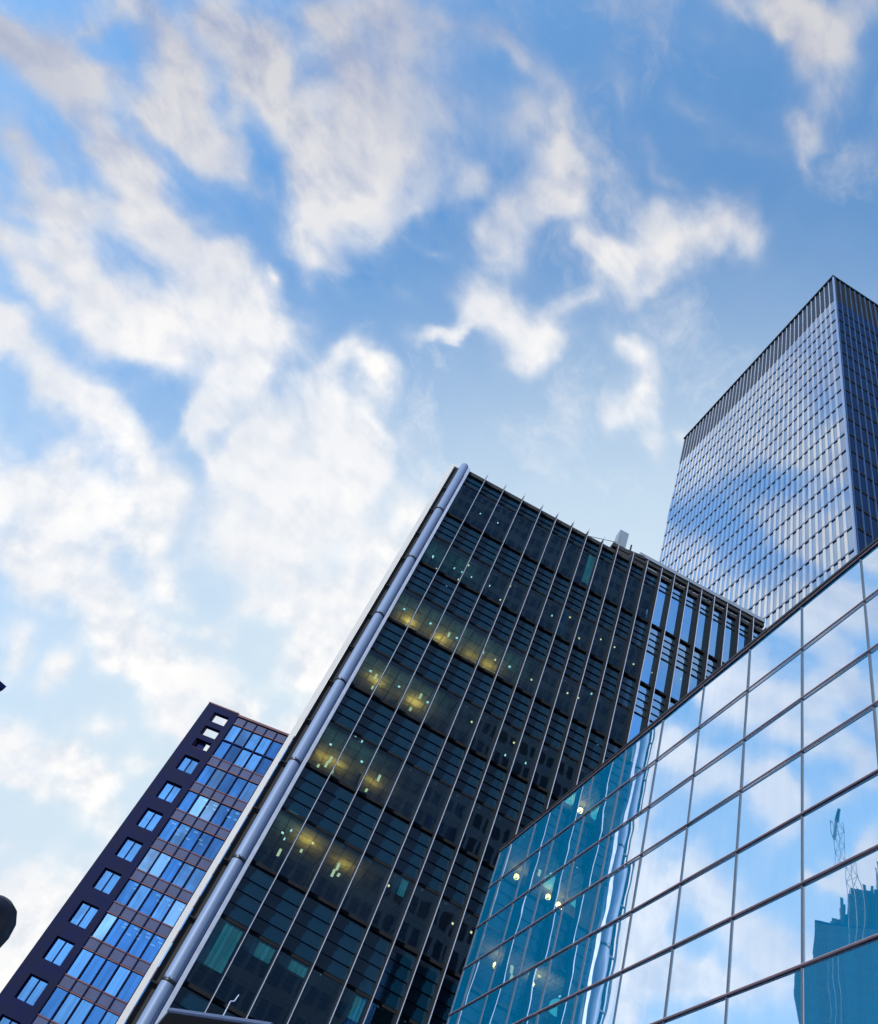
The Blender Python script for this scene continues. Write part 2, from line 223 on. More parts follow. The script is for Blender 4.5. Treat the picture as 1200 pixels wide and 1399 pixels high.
# ------------------------------------------------------------------ helpers
rnd = random.Random(7)
def link(o): scn.collection.objects.link(o); return o
def tag(o, label=None, cat=None, group=None, kind=None):
    if label: o['label'] = label
    if cat: o['category'] = cat
    if group: o['group'] = group
    if kind: o['kind'] = kind
    return o
def empty(name, loc, rz=0.0):
    o = bpy.data.objects.new(name, None); o.location = loc; o.rotation_euler = (0, 0, rz); o.empty_display_size = 1
    return link(o)
class MB:
    """collects boxes, prisms, tubes; build() links them as one mesh object"""
    def __init__(s): s.v = []; s.f = []
    def box(s, x0, x1, y0, y1, z0, z1):
        b = len(s.v)
        s.v += [(x0, y0, z0), (x1, y0, z0), (x1, y1, z0), (x0, y1, z0), (x0, y0, z1), (x1, y0, z1), (x1, y1, z1), (x0, y1, z1)]
        s.f += [tuple(b + i for i in q) for q in ((0, 3, 2, 1), (4, 5, 6, 7), (0, 1, 5, 4), (1, 2, 6, 5), (2, 3, 7, 6), (3, 0, 4, 7))]
        return s
    def quad(s, *p):
        b = len(s.v); s.v += [tuple(q) for q in p]; s.f.append(tuple(range(b, b + len(p)))); return s
    def prism(s, pts, z0, z1):
        n = len(pts); b = len(s.v)
        s.v += [(x, y, z0) for x, y in pts] + [(x, y, z1) for x, y in pts]
        s.f += [tuple(b + i for i in reversed(range(n))), tuple(b + n + i for i in range(n))]
        s.f += [(b + i, b + (i + 1) % n, b + n + (i + 1) % n, b + n + i) for i in range(n)]
        return s
    def bar(s, p, q, r, n=6, r2=None):
        p = Vector(p); q = Vector(q); d = (q - p).normalized(); r2 = r if r2 is None else r2
        a = d.orthogonal().normalized(); c = d.cross(a); b = len(s.v)
        for o, rr in ((p, r), (q, r2)):
            for i in range(n):
                t = 2 * math.pi * (i + .5) / n; s.v.append(tuple(o + (a * math.cos(t) + c * math.sin(t)) * rr))
        s.f += [(b + i, b + (i + 1) % n, b + n + (i + 1) % n, b + n + i) for i in range(n)]
        s.f += [tuple(b + i for i in reversed(range(n))), tuple(b + n + i for i in range(n))]
        return s
    def lathe(s, cx, cy, prof, n=24):
        b = len(s.v)
        for (r, z) in prof:
            for i in range(n):
                t = 2 * math.pi * i / n; s.v.append((cx + r * math.cos(t), cy + r * math.sin(t), z))
        for k in range(len(prof) - 1):
            for i in range(n):
                j = (i + 1) % n
                s.f.append((b + k * n + i, b + k * n + j, b + (k + 1) * n + j, b + (k + 1) * n + i))
        s.f += [tuple(b + i for i in reversed(range(n))), tuple(b + (len(prof) - 1) * n + i for i in range(n))]
        return s
    def add(s, o):
        b = len(s.v); s.v += o.v; s.f += [tuple(b + i for i in f) for f in o.f]; return s
    def build(s, name, mat, parent=None, smooth=False):
        me = bpy.data.meshes.new(name); me.from_pydata(s.v, [], s.f); me.update()
        o = bpy.data.objects.new(name, me); link(o)
        if mat: me.materials.append(mat)
        if smooth:
            for p in me.polygons: p.use_smooth = True
            try: me.set_sharp_from_angle(angle=R(40))
            except Exception: pass
        if parent: o.parent = parent
        return o
def parts(items, name, mat, parent, limit=100):
    """items: (score, MB, [sub-builder]); the largest-looking ones become parts of their own, the rest one 'stuff' part"""
    items = sorted(items, key=lambda t: -t[0])
    for it in items[:limit]:
        o = it[1].build(name, mat, parent)
        if len(it) > 2 and it[2]: it[2](o)
    if len(items) > limit:
        m = MB(); subs = []
        for it in items[limit:]: m.add(it[1])
        o = m.build(name, mat, parent); o['kind'] = 'stuff'
        return o
def in_view(p, margin=0.04):
    """is a world point inside the photograph's frame"""
    c = cam.matrix_world.inverted() @ Vector(p)
    if c.z > -0.1: return None
    f = 1124.39; x = (600 + f * c.x / -c.z) / 1200; y = (699.5 - f * c.y / -c.z) / 1399
    return -margin < x < 1 + margin and -margin < y < 1 + margin
def score(root_m, p, size):
    w = root_m @ Vector(p); s = size / max(1, (w - cam.matrix_world.translation).length) ** 2
    return s if in_view(w) else s * 1e-4

# ------------------------------------------------------------------ materials
def mat(name, base, rough=0.6, metal=0.0, spec=0.5, var=0.12, scale=3.0, bump=0.0, bscale=30.0, stretch=(1, 1, 1), coat=0.0):
    m = bpy.data.materials.new(name); m.use_nodes = True; nt = m.node_tree
    b = nt.nodes['Principled BSDF']; L = nt.links.new
    b.inputs['Roughness'].default_value = rough; b.inputs['Metallic'].default_value = metal
    b.inputs['Specular IOR Level'].default_value = spec; b.inputs['Coat Weight'].default_value = coat
    tc = nt.nodes.new('ShaderNodeTexCoord'); mp = nt.nodes.new('ShaderNodeMapping'); L(tc.outputs['Object'], mp.inputs[0])
    mp.inputs['Scale'].default_value = stretch
    n = nt.nodes.new('ShaderNodeTexNoise'); L(mp.outputs[0], n.inputs['Vector'])
    n.inputs['Scale'].default_value = scale; n.inputs['Detail'].default_value = 6; n.inputs['Roughness'].default_value = .6
    mr = nt.nodes.new('ShaderNodeMapRange'); L(n.outputs['Fac'], mr.inputs[0])
    mr.inputs[1].default_value = .3; mr.inputs[2].default_value = .7; mr.inputs[3].default_value = 1 - var; mr.inputs[4].default_value = 1 + var
    mx = nt.nodes.new('ShaderNodeVectorMath'); mx.operation = 'SCALE'; mx.inputs[0].default_value = base[:3]; L(mr.outputs[0], mx.inputs['Scale'])
    L(mx.outputs[0], b.inputs['Base Color'])
    rr = nt.nodes.new('ShaderNodeMapRange'); L(n.outputs['Fac'], rr.inputs[0]); rr.inputs[3].default_value = max(.02, rough - .08); rr.inputs[4].default_value = min(1, rough + .08)
    L(rr.outputs[0], b.inputs['Roughness'])
    if bump:
        n2 = nt.nodes.new('ShaderNodeTexNoise'); L(tc.outputs['Object'], n2.inputs['Vector']); n2.inputs['Scale'].default_value = bscale; n2.inputs['Detail'].default_value = 4
        bp = nt.nodes.new('ShaderNodeBump'); bp.inputs['Strength'].default_value = bump; bp.inputs['Distance'].default_value = .02
        L(n2.outputs['Fac'], bp.inputs['Height']); L(bp.outputs[0], b.inputs['Normal'])
    return m
def glass(name, refl, fac0, fac1, through=None, body=None, rough=0.01, wave=0.0, wscale=0.5, streak=0.0, wstretch=(1, 1, 1)):
    """coated facade glass: mirror-like coat over either a see-through tint or an opaque coloured body"""
    m = bpy.data.materials.new(name); m.use_nodes = True; nt = m.node_tree; nt.nodes.clear(); N = nt.nodes.new; L = nt.links.new
    out = N('ShaderNodeOutputMaterial'); mix = N('ShaderNodeMixShader'); L(mix.outputs[0], out.inputs[0])
    g = N('ShaderNodeBsdfGlossy'); g.inputs['Color'].default_value = (*refl, 1); g.inputs['Roughness'].default_value = rough
    if through:
        t = N('ShaderNodeBsdfTransparent'); t.inputs['Color'].default_value = (*through, 1)
    else:
        t = N('ShaderNodeBsdfDiffuse'); t.inputs['Color'].default_value = (*body, 1)
    L(t.outputs[0], mix.inputs[1]); L(g.outputs[0], mix.inputs[2])
    lw = N('ShaderNodeLayerWeight'); lw.inputs['Blend'].default_value = .35
    mr = N('ShaderNodeMapRange'); L(lw.outputs['Facing'], mr.inputs[0]); mr.inputs[3].default_value = fac0; mr.inputs[4].default_value = fac1
    fac = mr.outputs[0]
    tc = N('ShaderNodeTexCoord'); geo = N('ShaderNodeNewGeometry')
    if streak:
        mp = N('ShaderNodeMapping'); L(tc.outputs['Object'], mp.inputs[0]); mp.inputs['Scale'].default_value = (2.2, 2.2, .12)
        n = N('ShaderNodeTexNoise'); L(mp.outputs[0], n.inputs['Vector']); n.inputs['Scale'].default_value = 2.0; n.inputs['Detail'].default_value = 5
        q = N('ShaderNodeMapRange'); L(n.outputs['Fac'], q.inputs[0]); q.inputs[1].default_value = .3; q.inputs[2].default_value = .7; q.inputs[3].default_value = 1 - streak; q.inputs[4].default_value = 1.0
        mu = N('ShaderNodeMath'); mu.operation = 'MULTIPLY'; L(fac, mu.inputs[0]); L(q.outputs[0], mu.inputs[1]); fac = mu.outputs[0]
    L(fac, mix.inputs[0])
    if wave:
        mp = N('ShaderNodeMapping'); L(tc.outputs['Object'], mp.inputs[0]); mp.inputs['Scale'].default_value = wstretch
        n = N('ShaderNodeTexNoise'); L(mp.outputs[0], n.inputs['Vector']); n.inputs['Scale'].default_value = wscale; n.inputs['Detail'].default_value = 1.5
        bp = N('ShaderNodeBump'); bp.inputs['Strength'].default_value = 1.0; bp.inputs['Distance'].default_value = wave
        L(n.outputs['Fac'], bp.inputs['Height']); L(bp.outputs[0], g.inputs['Normal'])
    return m
def emit(name, col, s):
    m = bpy.data.materials.new(name); m.use_nodes = True; nt = m.node_tree; nt.nodes.clear()
    e = nt.nodes.new('ShaderNodeEmission'); e.inputs[0].default_value = (*col, 1); e.inputs[1].default_value = s
    o = nt.nodes.new('ShaderNodeOutputMaterial'); nt.links.new(e.outputs[0], o.inputs[0]); return m

M = dict(
    asphalt=mat('asphalt', (.05, .05, .052), .9, scale=2, bump=.4, bscale=60),
    paving=mat('paving_stone', (.22, .21, .2), .85, scale=1.5, bump=.2, bscale=25),
    kerb=mat('kerb_stone', (.3, .3, .29), .8),
    paint=mat('road_paint', (.75, .75, .72), .7, var=.2, scale=8),
    dark=mat('dark_cladding', (.03, .033, .04), .6, var=.25, scale=.6),
    darkstone=mat('dark_grey_stone', (.19, .18, .18), .8, var=.2, scale=.2, spec=.2),
    darkmetal=mat('dark_metal', (.03, .036, .05), .4, metal=.6, var=.2),
    ceiling=mat('ceiling_board', (.62, .62, .58), .8, var=.15, scale=1.2),
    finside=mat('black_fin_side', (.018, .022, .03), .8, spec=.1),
    core=mat('interior_wall', (.07, .075, .085), .8, var=.3, scale=.5),
    slat=mat('louvre_slat', (.06, .32, .62), .4, metal=.2, var=.35, scale=.7, stretch=(1, 1, 4)),
    fin=mat('bright_aluminium', (.55, .66, .92), .35, metal=.25, var=.08),
    tube=mat('brushed_column_metal', (.20, .29, .50), .5, metal=.1, spec=.3, var=.08, scale=1.5, stretch=(1, 1, .1)),
    white=mat('white_painted_panel', (.80, .83, .88), .5, var=.03),
    steelblue=mat('roof_gear_paint', (.28, .36, .48), .5, metal=.2),
    bronze=mat('bronze_transom', (.30, .20, .25), .32, metal=.55, var=.15, scale=2),
    bronze_l=mat('pale_transom_cap', (.55, .45, .50), .35, metal=.4, var=.1, scale=2),
    gasket=mat('black_gasket', (.08, .11, .17), .5),
    navy=mat('navy_stone_frame', (.002, .014, .12), .75, spec=.2, var=.3, scale=.8, bump=.1),
    rust=mat('rust_red_trim', (.11, .03, .06), .6, var=.2),
    spandrel=mat('mauve_grey_spandrel', (.055, .08, .20), .6, var=.25, scale=.7, spec=.25),
    pier=mat('pale_pier', (.50, .54, .66), .38, metal=.3, var=.12, scale=.2),
    tspan=mat('tower_spandrel', (.13, .18, .30), .4, metal=.3, var=.3, scale=.3),
    crown=mat('crown_louvre', (.012, .03, .06), .45, metal=.4, var=.3, scale=.2),
    blind=mat('teal_roller_blind', (.30, .90, 1.0), .7, var=.35, scale=1.0, stretch=(4, 4, .4)),
    leftcore=mat('office_back_wall', (.10, .16, .26), .8, var=.5, scale=.8),
    sidefin=mat('blue_side_fin', (.05, .11, .24), .4, metal=.4, var=.3, scale=.2),
    farblue=mat('far_blue_cladding', (.03, .06, .22), .5),
    concrete=mat('grey_concrete', (.07, .07, .075), .8),
    canopyedge=mat('canopy_edge_paint', (.06, .10, .22), .5),
    cornerpost=mat('corner_post_metal', (.26, .36, .60), .4, metal=.2, var=.08, scale=.3),
    lampglass=mat('dark_lamp_globe', (.008, .012, .03), .45, spec=.2, var=.2),
)
G = dict(
    mirror=glass('mirror_coated_glass', (.98, .98, .99), .68, .92, body=(.0, .42, .95), wave=.0055, wscale=.55, streak=.07, rough=.008),
    dark=glass('dark_tinted_glass', (.34, .62, 1.0), .46, .74, through=(.36, .68, .76), wave=.003, wscale=.8, rough=.012),
    bright=glass('dark_tinted_glass_lit', (.34, .66, 1.0), .78, .92, through=(.36, .68, .76), wave=.003, wscale=.8, rough=.012),  # lit copy of the dark glass, sky reflection boosted for the right bays
    louvre2=glass('louvre_blade_glass_lit', (.50, .76, 1.0), .66, .85, body=(.003, .035, .09), rough=.06),  # lit copy of the louvre blade, brightened by a stronger sky sheen
    louvre=glass('louvre_blade_glass', (.45, .70, 1.0), .34, .6, body=(.003, .038, .09), rough=.08),
    pier=glass('polished_pier_metal', (.93, .97, 1.0), .78, .92, body=(.30, .38, .50), wave=.005, wscale=.3, rough=.03),
    dark2=glass('shaded_tower_side_glass', (.14, .40, .9), .05, .22, body=(.012, .018, .03), wave=.02, wscale=.4, rough=.03),  # darker than the front glass: shade of the side face put into it
    tower=glass('tower_window_glass', (.60, .77, .97), .6, .85, body=(.01, .03, .08), wave=.006, wscale=.4, rough=.03),
    left2=glass('pale_blue_window_glass', (.38, .62, 1.0), .6, .85, through=(.2, .3, .42), wave=.012, wscale=.6, rough=.02, streak=.2),
    left3=glass('deep_blue_window_glass', (.12, .34, .85), .5, .8, through=(.1, .25, .42), wave=.012, wscale=.6, rough=.02, streak=.3),
    left=glass('blue_window_glass', (.20, .46, .95), .58, .85, through=(.1, .25, .42), wave=.012, wscale=.6, rough=.02, streak=.3),
    back=glass('smoked_glass', (.10, .13, .18), .25, .5, body=(.06, .06, .07), wave=.01, rough=.06),
)
def tile_grid(m, size=.6, line=.03, dark=.35):
    # lay-in ceiling tiles: a grid of darker joints over the base colour
    nt = m.node_tree; b = nt.nodes['Principled BSDF']; L = nt.links.new; src = b.inputs['Base Color'].links[0].from_socket
    tc = nt.nodes.new('ShaderNodeTexCoord'); br = nt.nodes.new('ShaderNodeTexBrick'); L(tc.outputs['Object'], br.inputs['Vector'])
    br.offset = 0; br.inputs['Scale'].default_value = 1; br.inputs['Brick Width'].default_value = size; br.inputs['Row Height'].default_value = size
    br.inputs['Mortar Size'].default_value = line; br.inputs['Color1'].default_value = (1, 1, 1, 1); br.inputs['Color2'].default_value = (.8, .8, .8, 1); br.inputs['Mortar'].default_value = (dark, dark, dark, 1)
    mx = nt.nodes.new('ShaderNodeMix'); mx.data_type = 'RGBA'; mx.blend_type = 'MULTIPLY'; mx.inputs[0].default_value = 1
    L(src, mx.inputs[6]); L(br.outputs['Color'], mx.inputs[7]); L(mx.outputs[2], b.inputs['Base Color'])
tile_grid(M['ceiling'])
tile_grid(M['navy'], 1.9, .035, .45)
LW = emit('warm_lamp', (1.0, .62, .26), 3.5)
LC = emit('cool_lamp', (.75, 1.0, .92), 2.2)
LO = emit('office_ceiling_light', (1.0, .80, .42), 1.8)
LG = emit('luminous_ceiling', (1.0, .74, .22), 1.0)

def lamp_light(parent, loc, power, col=(1.0, .42, .06), r=.12):
    d = bpy.data.lights.new('lamp_bulb', 'POINT'); d.energy = power; d.color = col; d.shadow_soft_size = r
    o = bpy.data.objects.new('lamp_bulb', d); o.location = loc; link(o); o.parent = parent; return o

# ================================================================== SETTING: street
g = MB(); g.quad((-2500, -2500, 0), (2500, -2500, 0), (2500, 2500, 0), (-2500, 2500, 0))
tag(g.build('ground', M['asphalt']), 'dark asphalt ground between the buildings', kind='structure')
p = MB(); p.box(3.2, 7.4, -60, 29.5, 0, .13); p.box(-14, 3.2, 24, 29.5, 0, .13)
tag(p.build('pavement', M['paving']), 'grey stone pavement along the glass facades', kind='structure')
k = MB(); k.box(3.05, 3.2, -60, 24, 0, .14); k.box(-14, 3.2, 23.85, 24, 0, .14)
tag(k.build('kerb', M['kerb']), 'pale kerb edge of the pavement', kind='structure')
rm = MB()
for i in range(12): rm.quad((-1.6, -50 + i * 6, .004), (-1.45, -50 + i * 6, .004), (-1.45, -47 + i * 6, .004), (-1.6, -47 + i * 6, .004))
tag(rm.build('road_markings', M['paint']), 'white dashed centre line on the road', kind='structure')

# ================================================================== GLASS BUILDING on the right (mirror wall)
DG = 8.0
GA = R(93.2892)
gd = Vector((math.cos(GA), math.sin(GA), 0)); gn = Vector((math.sin(GA), -math.cos(GA), 0))
groot = empty('mirror_glass_building', tuple(gn * DG), GA - math.pi)     # local x towards the viewer = -s, local y into the building
tag(groot, 'low building clad in mirror glass reflecting clouds, at lower right', 'building')
gm = Matrix.Translation(gn * DG) @ Matrix.Rotation(GA - math.pi, 4, 'Z')
TZ = [1.822, 1.656, 1.488, 1.331, 1.166, 1.0085, .848, .688, .528, .368, .208, .048, -.112]
GZ = [z * DG + EYE for z in TZ]
GS = [3.037 - 0] + [2.941 - .2137 * i for i in range(0, 14)]
GS = [s * DG for s in GS]
items = []
for r in range(len(GZ) - 1):
    for c in range(len(GS) - 1):
        s1, s0 = GS[c], GS[c + 1]; z1, z0 = GZ[r], GZ[r + 1]; gp = .012
        tx, tz = rnd.gauss(0, .0022), rnd.gauss(0, .0022)                 # each pane sits a hair out of plane
        hw, hh = (s1 - s0) / 2, (z1 - z0) / 2
        y = lambda a, b: tx * a + tz * b + .02
        m = MB(); X0, X1 = -s1 + gp, -s0 - gp; Z0, Z1 = z0 + gp, z1 - gp; T = .012
        m.v += [(X0, y(-hw, -hh), Z0), (X1, y(hw, -hh), Z0), (X1, y(hw, hh), Z1), (X0, y(-hw, hh), Z1)]
        m.v += [(a, b + T, c_) for a, b, c_ in m.v[:4]]
        m.f += [(0, 1, 2, 3), (7, 6, 5, 4), (0, 4, 5, 1), (1, 5, 6, 2), (2, 6, 7, 3), (3, 7, 4, 0)]
        items.append((score(gm, (-(s0 + s1) / 2, 0, (z0 + z1) / 2), 1), m))
parts(items, 'glass_pane', G['mirror'], groot)
for i, z in enumerate(GZ):
    m = MB(); m.box(-GS[0], -GS[-1], -.022, .0, z - .010, z + .006)
    o = m.build('transom', M['bronze'], groot)
    m = MB(); m.box(-GS[0], -GS[-1], -.028, -.004, z + .0065, z + .016); m.build('drip_cap', M['bronze_l'], o)
for s in GS:
    m = MB(); m.box(-s - .011, -s + .011, -.004, .035, GZ[-1] + .01, GZ[0] - .04); m.build('mullion', M['gasket'], groot)
m = MB(); m.box(-GS[0] + .02, -GS[-1], .06, 22, 0, GZ[0] - .02); m.box(-GS[0] + .0, -GS[-1], .0, 22, 0, GZ[-1] - .04)
m.build('wall', M['core'], groot)
m = MB(); m.box(-GS[0] - .01, -GS[-1], -.05, 22.1, GZ[0] + .036, GZ[0] + .10); m.build('roof_coping', M['darkmetal'], groot)

# ================================================================== CENTRAL DARK OFFICE BLOCK
DC = 30.15
K = DC
croot = empty('dark_office_block', (0, DC, 0))
tag(croot, 'dark glass office block with thin bright vertical fins and a round corner column', 'building')
cm = Matrix.Translation((0, DC, 0))
CT = 1.281 * K + EYE
FX = [.0185, .060, .102, .1435, .178, .213, .247, .281, .3135, .347, .379, .411, .4395, .4695, .5, .5285, .557, .586, .6155, .645]
FP = .42                                                            # fin projection
kf = (K - FP) / K
FX = [-.0175] + FX                                                  # measured at the fin tips
FXm = [x * (K - FP) for x in FX]
XR = FXm[-1]
LV = [1.217] + [1.073 - .1438 * k for k in range(0, 9)]              # underside of each louvre band / head of the window below
LT = .066
lv = [z * K + EYE for z in LV]
base_z = 0.0
panes, louv, panes2, louv2 = [], [], [], []
for b in range(len(FXm) - 1):
    x0, x1 = FXm[b] + .03, FXm[b + 1] - .03
    for k in range(len(lv)):
        # the pane spans the window zone only; the louvre band above it is open bladework
        l0 = lv[k]; l1 = lv[k] + LT * K
        if k == 0: l0 = 1.240 * K + EYE; l1 = CT - .3
        zb = lv[k + 1] + LT * K if k + 1 < len(lv) else .2
        if l0 - zb > .3:
            m = MB(); tx = rnd.gauss(0, .0008)
            m.v += [(x0, -tx, zb + .1), (x1, tx, zb + .1), (x1, tx, l0 - .08), (x0, -tx, l0 - .08)]; m.f += [(0, 1, 2, 3)]
            (panes2 if b >= 12 else panes).append((score(cm, ((x0 + x1) / 2, 0, (zb + l0) / 2), 1), m))
        n = 2 if k == 0 else 4
        m = MB(); ph = (l1 - l0 - .12) / n
        for i in range(n):
            za = l0 + .04 + ph * i; zt = za + ph * .52
            m.box(x0, x1, .03, .055, za, zt)                       # upright blade
            m.box(x0, x1, .09, .12, zt - .05, za + ph + (.14 if i == n - 1 else .03))
        (louv2 if b >= 12 else louv).append((score(cm, ((x0 + x1) / 2, 0, l0), 1), m))
parts(panes, 'window_pane', G['dark'], croot, 76)
parts(panes2, 'window_pane', G['bright'], croot, 24)
parts(louv, 'louvre_band', G['louvre'], croot, 76)
parts(louv2, 'louvre_band', G['louvre2'], croot, 24)
for k, z in enumerate(lv):                                          # dark rails above and below each louvre band, floor plates behind
    if k == 0: z = 1.240 * K + EYE
    m = MB(); m.box(FXm[0], XR, -.03, .06, z - .10, z - .0)
    if k: m.box(FXm[0], XR, -.03, .06, z + LT * K - .02, z + LT * K + .10)
    m.build('rail', M['finside'], croot)
    top = z + (LT * K if k else CT - z - .3)
    m = MB(); m.box(FXm[0] + .05, XR, .5, 18, z, z + .06); m.build('ceiling', M['ceiling'], croot)
    m = MB(); m.box(FXm[0] + .05, XR, .5, 18, z + .061, top); m.build('floor_slab', M['core'], croot)
m = MB(); m.box(FXm[0] + .05, XR, 7.5, 7.7, 0, CT - .3); m.build('core_wall', M['core'], croot)
m = MB()
for b in (2, 5, 9, 13, 17): m.box(FXm[b] - .05, FXm[b] + .05, 2.6, 7.5, 0, CT - .4)
m.build('partition', M['core'], croot)
for b, x in enumerate(FXm):
    if b == 0: continue
    m = MB(); m.box(x - .03, x + .03, -FP + .03, .05, .2, CT - .02); o = m.build('fin', M['finside'], croot)
    m = MB(); m.box(x - .014, x + .014, -FP, -FP + .03, .2, CT + .18); m.build('fin_edge', M['fin'], o)
# roof slab and parapet
m = MB(); m.box(FXm[0], XR, -.04, 20, CT - .28, CT); m.build('roof', M['dark'], croot)
m = MB(); m.box(FXm[0] - .55, FXm[0] + .02, .25, 20, 0, CT - .3); m.box(XR, XR + .1, .02, 20, 0, CT - .3); m.box(FXm[0], XR, 19.8, 20.05, 0, CT - .3); m.build('side_wall', M['dark'], croot)
# corner column
xt = -.0300 * K; rt = .235
def ringz(i): return (1.133 - .1438 * i) * K + EYE
prof = [(rt, 0)]
m = MB(); m.lathe(xt, -.05, [(rt, 0), (rt, CT + .15), (rt * .6, CT + .3)], 28); o = m.build('corner_column', M['tube'], croot, smooth=True)
for i in range(8):
    m = MB(); z = ringz(i); m.lathe(xt, -.05, [(rt + .012, z - .05), (rt + .03, z - .03), (rt + .03, z + .03), (rt + .012, z + .05)], 28)
    m.build('ring', M['darkmetal'], o, smooth=True)
    m = MB()
    for a in range(10):
        t_ = a * .628; m.box(xt + (rt + .03) * math.cos(t_) - .012, xt + (rt + .03) * math.cos(t_) + .012, -.05 + (rt + .03) * math.sin(t_) - .012, -.05 + (rt + .03) * math.sin(t_) + .012, z + .07, z + .095)
    m.build('bolts', M['darkmetal'], o)
m = MB(); m.box(xt + rt + .02, FXm[0] + .02, -.20, .1, .2, CT + .02); m.build('edge_plate', M['fin'], croot)
m = MB(); m.box(xt - rt - .02, xt - rt + .10, .02, .4, .2, CT - .02); m.build('shadow_gap_panel', M['dark'], croot)
m = MB(); m.box(-.0552 * K, -.0485 * K, -.02, .12, .2, CT - .1); m.build('white_edge_panel', M['white'], croot)
m = MB(); m.box(-.0475 * K, xt - rt + .0, .16, .3, .2, CT - .02); m.build('recessed_panel', M['dark'], croot)
for i in range(16):
    z = ringz(0) + 2 - i * 2.17
    m = MB(); m.box(-.0475 * K, xt - rt + .03, .0, .1, z, z + .06); m.build('bracket', M['darkmetal'], croot)

# lit ceilings and lamps inside
def cz(x, z, d):                    # a facade position (as seen) moved d metres inside
    t = (K + d) / K
    return x * K * t, z * K * t + EYE
def glow(xa, xb, k, da, db, pw=26.0):
    # a pendant trough whose bulb washes the ceiling above it
    z = lv[k]; xm = (xa + xb) / 2 * K; ym = (da + db) / 2
    n = max(1, round((xb - xa) * K / 1.3))
    for i in range(n):
        xx = xa * K + (xb - xa) * K * (i + .5) / n
        m = MB(); m.box(xx - .05, xx + .05, ym - .12, ym + .12, z - .50, z - .46); o = m.build('pendant_or_fill_lamp', LO, croot)
        lamp_light(o, (xx, ym, z - .40), pw * rnd.uniform(.6, 1.3))
def lamp(x, z, d=.6, w=.05, l=.05, h=.06, mt=None, name='spotlight'):
    X, Z = cz(x, z, d); m = MB(); m.box(X - w, X + w, d, d + l, Z - h, Z + h); return m.build(name, mt or LW, croot)
glow(-.008, .040, 2, 1.75, 2.55); glow(.046, .110, 2, 1.85, 2.5); glow(.118, .190, 2, 1.9, 2.5)
glow(-.006, .036, 3, 1.1, 2.9); glow(.064, .102, 3, 1.3, 2.8)
glow(-.010, .008, 4, 2.5, 3.3); glow(.014, .028, 4, 2.5, 3.1); glow(.062, .092, 4, 2.4, 3.1)
glow(.022, .042, 5, .6, 2.2); glow(.066, .112, 5, .7, 2.6); 
for k, xs in ((1, (.0, .06)), (2, (.0, .05, .10, .15, .20)), (3, (.0, .05, .1)), (4, (.0, .05)), (5, (.0,))):  # added teal fill lights that brighten the left ceilings
    for x in xs:
        m = MB(); m.box(x * K - .05, x * K + .05, 1.1, 1.2, lv[k] - .36, lv[k] - .32); o = m.build('pendant_or_fill_lamp', LC, croot)
        lamp_light(o, (x * K, 1.15, lv[k] - .75), 3.2, (.25, 1.0, .95), .3)
WL = [(.0153, 1.0005), (.0624, 1.0461), (.0572, 1.0031), (.1445, 1.0504), (.1374, 1.0085), (.2628, 1.0536), (.2891, 1.0182), (.3539, 1.041), (.3267, 1.0417), (.1672, .8833), (.2332, .8831), (.296, .8949), (.3152, .8968), (.1682, .7537), (.394, 1.0267), (.366, .8334), (.4294, 1.0297), (.2386, .7576), (.2371, .4731), (.2626, .4748), (.1523, .4904), (.1464, .4757), (.0389, .4762)]
CL = [(.0009, 1.0206), (.0017, .9717), (.0425, 1.0227), (.0758, 1.0238), (.0771, 1.1857), (.0397, 1.185), (.0441, .9763), (.0765, .8108), (.1107, 1.0263), (.2645, .9918), (.2983, .9948), (.3278, .9961), (.2314, 1.0352), (.1947, .8212), (.4835, 1.0503), (.3348, .9188), (.2646, .7354), (.2321, .7303), (.3655, .8327), (.0405, .5459), (.0016, .5195), (.008, .477), (.0056, .4636), (.1236, .5004), (.1307, .5551), (.025, .6382), (.036, .6351)]
for x, z in WL: lamp(x, z, .46, .035, .05, .035, LW)
for x, z in CL: lamp(x, z, .46, .03, .04, .045, LC)
for x, z in ((.0094, .588), (.0788, .5985), (.0078, .446), (.0795, .466), (.0775, .456), (.0825, .8826), (.083, .75), (.0105, .742), (.0078, .579)):
    lamp(x, z, .47, .05, .05, .14, LO, 'tube_light')
def blind(x0, z0, x1, z1, mt='blind', d=.05):
    m = MB(); n = 10; X0, X1 = x0 * K, x1 * K
    for i in range(n):
        a = X0 + (X1 - X0) * i / n; b_ = X0 + (X1 - X0) * (i + 1) / n
        m.quad((a, d + .012 * (i % 2), z0 * K + EYE), (b_, d + .012 * ((i + 1) % 2), z0 * K + EYE), (b_, d + .012 * ((i + 1) % 2), z1 * K + EYE), (a, d + .012 * (i % 2), z1 * K + EYE))
    m.build('blind', M[mt], croot)
blind(-.0165, .302, .0145, .352); blind(.022, .333, .056, .352); blind(.064, .338, .098, .352)
blind(.1505, .472, .168, .498); blind(.149, .325, .172, .352)
blind(.263, 1.155, .276, 1.235); blind(.246, 1.0, .258, 1.07)

